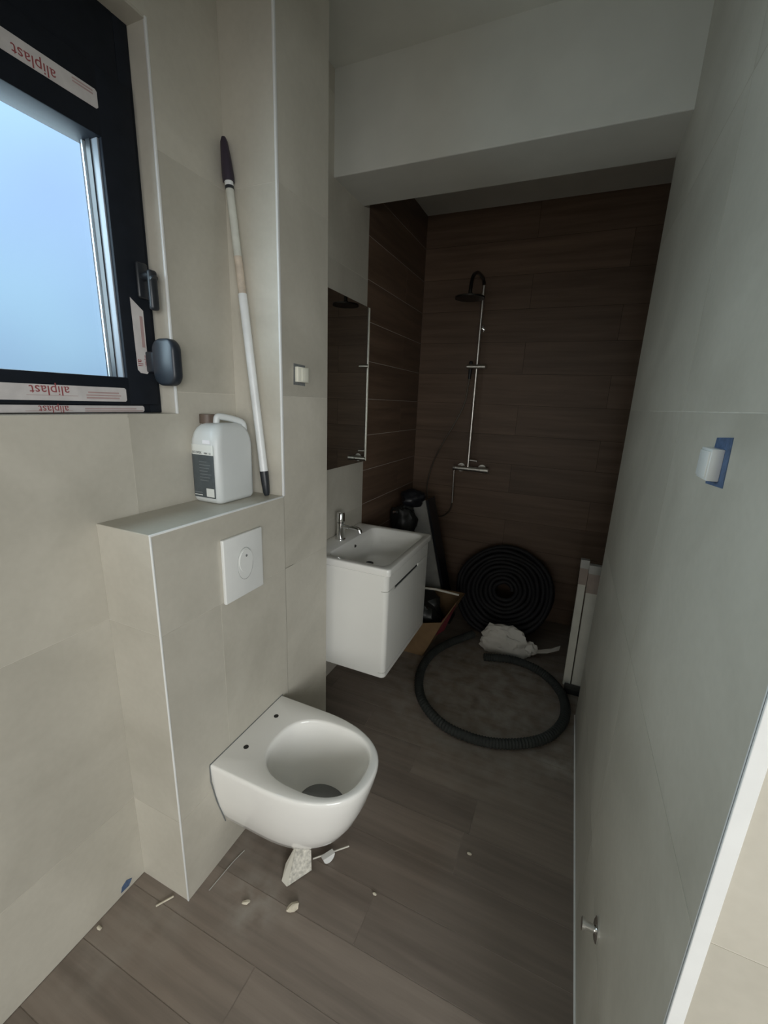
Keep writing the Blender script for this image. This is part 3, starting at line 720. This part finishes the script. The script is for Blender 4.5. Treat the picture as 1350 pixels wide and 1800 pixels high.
# ------------------------------------------------------------------ telescopic pole leaning in the corner
p0 = Vector((-.926, 1.140, ZN + .002)); p1 = Vector((-1.050, 1.149, 2.232)); dd = p1 - p0
pole = thing('extension_pole', 'white telescopic pole with black ends leaning against the wall', 'pole', p0)
def seg(name, t0, t1, prof_, mat):
    bm = bmesh.new(); tube(bm, [p0 + dd * (t0 + (t1 - t0) * q[0]) for q in prof_], [q[1] for q in prof_], 18)
    o = link(name, bm, mat, None, True, 40); adopt(pole, o); return o
seg('foot', 0.0, .078, [(0, .008), (.12, .0115), (.5, .0135), (1, .0145)], BLACKP)
seg('lower_tube', .078, .60, [(0, .0135), (1, .0135)], POLEW)
seg('stained_section', .60, .70, [(0, .0125), (1, .0122)], POLES)
seg('upper_tube', .70, .872, [(0, .0120), (1, .0120)], POLEU)
seg('dark_ring', .872, .880, [(0, .0130), (1, .0130)], BLACKP)
seg('white_ring', .880, .891, [(0, .0128), (1, .0128)], POLEW)
seg('grip', .891, 1.0, [(0, .0165), (.1, .0175), (.5, .0150), (.9, .0105), (1, .006)], GRIP)

# ------------------------------------------------------------------ hose loop and pipe coil in the shower
hp = [(-.415, 2.555, .034), (-.465, 2.485, .030), (-.53, 2.39, .026), (-.595, 2.22, .026), (-.597, 2.01, .026), (-.520, 1.81, .026), (-.375, 1.685, .026), (-.205, 1.660, .026), (-.055, 1.705, .026), (.085, 1.815, .026), (.160, 1.985, .030), (.142, 2.185, .026), (.03, 2.335, .026), (-.13, 2.385, .026), (-.30, 2.335, .026)]
path = catmull(hp, 34)
rad = [.0225 + .0022 * math.cos(i * PI / 1.5) for i in range(len(path))]
bm = bmesh.new(); tube(bm, path, rad, 12)
tag(link('corrugated_hose', bm, HOSE, None, True, 60), 'thick black corrugated hose looped on the shower floor', 'hose')
# coil
pts = []
turns = 18; per = 40
cen = Vector((-.275, 2.800, .268)); ax_u = Vector((1, 0, 0)); tau = math.radians(37); ax_v = Vector((0, math.sin(tau), math.cos(tau))); ax_n = ax_u.cross(ax_v).normalized()
for i in range(turns * per + 1):
    a = 2 * PI * i / per; tq = i / per
    layer = 0 if tq < 9.5 else 1
    rr_ = .052 + .0285 * tq if layer == 0 else .052 + .0285 * 9.5 - .0285 * (tq - 9.5)
    wob = 1 + .02 * math.sin(a * 2.3) + .012 * math.sin(a * 5.1)
    off = 0.020 - .042 * layer if True else 0
    pts.append(cen + ax_u * (rr_ * wob * math.cos(a)) + ax_v * (rr_ * .97 * wob * math.sin(a)) + ax_n * (off + .006 * math.sin(a * 1.7)))
zmin = min(p.z for p in pts)
for p in pts: p.z += .017 - zmin
bm = bmesh.new(); tube(bm, pts, .0145, 8)
tag(link('pipe_coil', bm, COILM, None, True, 60), 'big coil of black pipe leaning against the back wall', 'pipe coil')

# ------------------------------------------------------------------ crumpled plastic bag and scraps
def lump(name, loc, sx, sy, sz, mat, seed, amp=.25, sub=4, freq=3.0):
    bm = bmesh.new(); bmesh.ops.create_icosphere(bm, subdivisions=sub, radius=1.0)
    o3 = Vector((seed * 7.3, seed * 3.1, seed * 5.7))
    for v in bm.verts:
        n1 = noise.noise(v.co * freq * .5 + o3) + .55 * abs(noise.noise(v.co * freq * 1.4 + o3)) - .2
        v.co *= 1 + amp * n1
        v.co = Vector((v.co.x * sx, v.co.y * sy, v.co.z * sz))
    zm = min(v.co.z for v in bm.verts)
    for v in bm.verts:
        v.co.z = max(v.co.z, zm * .75)
    zm = min(v.co.z for v in bm.verts)
    for v in bm.verts: v.co += Vector(loc) + Vector((0, 0, -zm))
    return link(name, bm, mat, None, True, 28)
bag = thing('plastic_bag', 'crumpled white plastic bag lying in front of the black coil', 'bag', (-.20, 2.45, 0))
adopt(bag, lump('bag_body', (-.205, 2.478, .001), .145, .052, .100, BAGW, 2, .42, 4, 2.8))
adopt(bag, lump('bag_knot', (-.050, 2.485, .030), .040, .025, .045, BAGW, 5, .5, 3, 3.5))
bm = bmesh.new()
vsx = [(-.05, 2.49, .05), (.02, 2.52, .058), (.07, 2.57, .05), (.12, 2.61, .062), (.115, 2.60, .040), (.05, 2.55, .030), (-.01, 2.51, .035)]
loft(bm, [[Vector(p) for p in vsx], [Vector(p) + Vector((0, .008, .003)) for p in vsx]])
adopt(bag, link('bag_strip', bm, BAGW))

# ------------------------------------------------------------------ cardboard box with rubbish, tool box, boards
cb_ = thing('cardboard_box', 'open brown cardboard box of rubbish behind the washbasin cabinet', 'box', (-.78, 2.42, 0))
def quad_panel(name, pts, t, mat, parent):
    a, b, c = Vector(pts[0]), Vector(pts[1]), Vector(pts[2]); nn = (b - a).cross(c - a).normalized() * t
    bm = bmesh.new(); loft(bm, [[Vector(p) for p in pts], [Vector(p) + nn for p in pts]])
    o = link(name, bm, mat); adopt(parent, o); return o
fx0, fx1, fy0, fy1 = -1.02, -.655, 2.215, 2.58
quad_panel('front_panel', [(fx0, fy0, .001), (fx1, fy0, .001), (-.545, fy0 - .01, .26), (-.70, fy0 - .01, .215), (fx0, fy0 - .01, .22)], .005, CARD, cb_)
quad_panel('side_panel', [(fx1, fy0, .001), (fx1 + .02, fy1, .001), (-.500, fy1, .30), (-.500, fy0 + .12, .34), (-.545, fy0 - .01, .26)], .005, CARD, cb_)
quad_panel('back_panel', [(fx0, fy1, .001), (fx1 + .02, fy1, .001), (-.500, fy1, .30), (fx0, fy1, .28)], .005, CARD, cb_)
quad_panel('side_panel', [(fx0, fy0, .001), (fx0, fy1, .001), (fx0, fy1, .28), (fx0, fy0 - .01, .22)], .005, CARD, cb_)
rp = quad_panel('print_patch', [(-.610, fy0 + .02, .12), (-.560, fy0 + .13, .13), (-.500, fy0 + .13, .315), (-.546, fy0 + .02, .26)], -.004, REDB, cb_); rp['label'] = 'red printed patch'
rb = lump('rubbish_sack', (-.755, 2.39, .05), .165, .135, .165, DARKB, 9, .3, 4, 3.0); tag(rb, 'black rubbish sack stuffed inside the open cardboard box', 'sack')
bm = bmesh.new(); tube(bm, [(-.83, 2.30, .395), (-.62, 2.30, .415), (-.48, 2.31, .405)], [.006, .007, .006], 8); tag(link('thin_batten', bm, BOARD), 'thin pale batten lying across the cardboard box', 'batten')
bm = bmesh.new(); cyl(bm, (-.745, 2.235, .28), (-.742, 2.228, .325), .012, None, 12)
tag(link('small_bottle', bm, FILMW), 'tiny grey bottle beside the black rubbish sack', 'bottle')

ct = thing('tall_carton', 'tall grey carton with dark side leaning behind the washbasin', 'carton', (-.72, 2.72, 0))
# prism leaning to the left wall: rectangular cross-section moved along a slanted axis
b0 = Vector((-.665, 2.66, 0.0)); tp = Vector((-.885, 2.665, .845))
def slant(name, w0, w1, d0, d1, mat, ztop0=.0, ztop1=.0):
    bm = bmesh.new()
    rings = [[b0 + Vector((w0, d0, 0)), b0 + Vector((w1, d0, 0)), b0 + Vector((w1, d1, 0)), b0 + Vector((w0, d1, 0))],
             [tp + Vector((w0, d0, ztop0)), tp + Vector((w1, d0, ztop1)), tp + Vector((w1, d1, ztop1)), tp + Vector((w0, d1, ztop0))]]
    loft(bm, rings); o = link(name, bm, mat); adopt(ct, o); return o
slant('front_face', -.058, .045, 0.0, .012, GREYC, -.055, .025)
slant('carton_body', -.060, .062, .012, .16, NAVY, -.055, .025)
tb = thing('black_tool_bag', 'black bag with a shiny buckle behind the washbasin', 'bag', (-.97, 2.60, .60))
adopt(tb, lump('bag_body', (-.955, 2.585, .62), .085, .075, .135, DARKB, 12, .3, 4, 2.6))
adopt(tb, lump('bag_flap', (-.905, 2.600, .835), .085, .07, .060, NAVY, 14, .3, 3, 2.6))
bm = bmesh.new(); cyl(bm, (-1.000, 2.50, .800), (-.975, 2.495, .805), .010, None, 12); adopt(tb, link('buckle', bm, CHROME, None, True, 40))
cr_ = tag(mkbox('dark_crate', -1.055, -.80, 2.61, 2.66, 0, .62, NAVY, None, .01), 'dark upright case under the black bag by the left wall', 'case')

def board(x0, x1, y0, zt, zw, lab, wrapmat):
    b = thing('white_board', lab, 'board', ((x0 + x1) / 2, y0, 0), 'wrapped white boards by the right wall')
    tlt = .16
    def pc(name, z0, z1, e, mat):
        bm = bmesh.new()
        loft(bm, [[(x0 - e, y0 - e + tlt * z0, z0), (x1 + e, y0 - e + tlt * z0, z0), (x1 + e, y0 + .028 + e + tlt * z0, z0), (x0 - e, y0 + .028 + e + tlt * z0, z0)],
                  [(x0 - e, y0 - e + tlt * z1, z1), (x1 + e, y0 - e + tlt * z1, z1), (x1 + e, y0 + .028 + e + tlt * z1, z1), (x0 - e, y0 + .028 + e + tlt * z1, z1)]])
        o = link(name, bm, mat); adopt(b, o)
    pc('panel', .0, zt, 0.0, BOARD); pc('cardboard_sleeve', zw, zt + .01, .002, WRAP); pc('film_cover', zt + .01, zt + .055, .003, wrapmat)
    return b
board(.148, .185, 2.315, .655, .575, 'narrow white board nearer the coil with a cardboard sleeve on top', FILMW)
board(.191, .300, 2.290, .64, .545, 'wide white board beside the wall end with a cardboard sleeve on top', FILMW)
tag(mkbox('dark_foot_block', .155, .29, 2.235, 2.285, 0, .035, DARKB, None, .003), 'dark block on the floor at the foot of the white boards', 'block')  # flat black block where the boards meet the floor

# ------------------------------------------------------------------ clip, disc and crumbs on the floor by the toilet
ck = thing('bracket_offcut', 'white folded bracket offcut under the front of the toilet', 'offcut', (-.62, .86, 0))
bm = bmesh.new(); A = [(-.628, .812, .002), (-.585, .884, .004), (-.600, .905, .055), (-.640, .885, .085)]
loft(bm, [[Vector(p) for p in A], [Vector(p) + Vector((-.004, .003, 0)) for p in A]]); adopt(ck, link('printed_face', bm, PRINTW))
bm = bmesh.new(); A = [(-.629, .811, .001), (-.655, .818, .001), (-.662, .850, .030), (-.643, .884, .084)]
loft(bm, [[Vector(p) for p in A], [Vector(p) + Vector((0, .004, .001)) for p in A]]); adopt(ck, link('folded_face', bm, BOARD))
dk = thing('plastic_spacer', 'small white half-round spacer on a thin rod under the toilet', 'spacer', (-.56, .94, 0))
bm = bmesh.new(); cyl(bm, (-.600, .915, .006), (-.508, 1.000, .012), .0025, None, 8); adopt(dk, link('rod', bm, BOARD))
bm = bmesh.new(); hp_ = [(-.018 * math.cos(PI * k / 12), -.03 * math.sin(PI * k / 12)) for k in range(13)]
loft(bm, [[(-.560 + q[0] * .6, .938 + q[0], .030 + q[1] * .95) for q in hp_], [(-.545 + q[0] * .6, .930 + q[0], .030 + q[1] * .95) for q in hp_]]); adopt(dk, link('half_disc', bm, WPLAS))
def crumb(x, y, s, mat, lab, sd, sq=(1, .6, .5), rot=0):
    o = lump('plaster_crumb', (0, 0, .0005), s * sq[0], s * sq[1], s * sq[2], mat, sd, .5, 2, 2.0)
    o.location = (x, y, 0); o.rotation_euler = (0, 0, rot)
    return tag(o, lab, 'crumb', 'crumbs on the floor')
crumb(-.576, .769, .017, SHARD, 'largest pale plaster crumb on the floor before the toilet', 1, (.7, 1.2, .7), -.6)
crumb(-.715, .721, .011, SHARD, 'white crumb in the dust smear near the cistern box', 3, (1.2, .6, .5), .6)
crumb(-.369, .909, .008, SHARD, 'small pale crumb on the plank joint right of the toilet', 4)
crumb(-.124, 1.161, .0085, SHARD, 'lone pale crumb in the middle of the dark floor', 6)
crumb(-1.050, .494, .008, SHARD, 'tiny white crumb at the foot of the window wall', 8)
bm = bmesh.new(); tube(bm, [(-.952, .600, .003), (-.925, .640, .005)], .0028, 6)
tag(link('wood_splinter', bm, SHARD), 'thin pale splinter on the floor at the cistern box corner', 'splinter')
bm = bmesh.new(); pts = [(.575, .004), (.600, .002), (.612, .018), (.596, .030), (.580, .022)]
loft(bm, [[(XL + .0002, p[0], p[1] + .01) for p in pts], [(XL + .0015, p[0], p[1] + .01) for p in pts]])
tag(link('tape_scrap', bm, BLUET), 'scrap of blue tape low on the window wall', 'tape')
bm = bmesh.new(); tube(bm, catmull([(-.842, .70, .001), (-.838, .75, .002), (-.834, .80, .002), (-.827, .842, .001)], 4), .0016, 6)
tag(link('silicone_bead', bm, FILMW), 'loose pale silicone strip on the floor beside the cistern box', 'sealant')
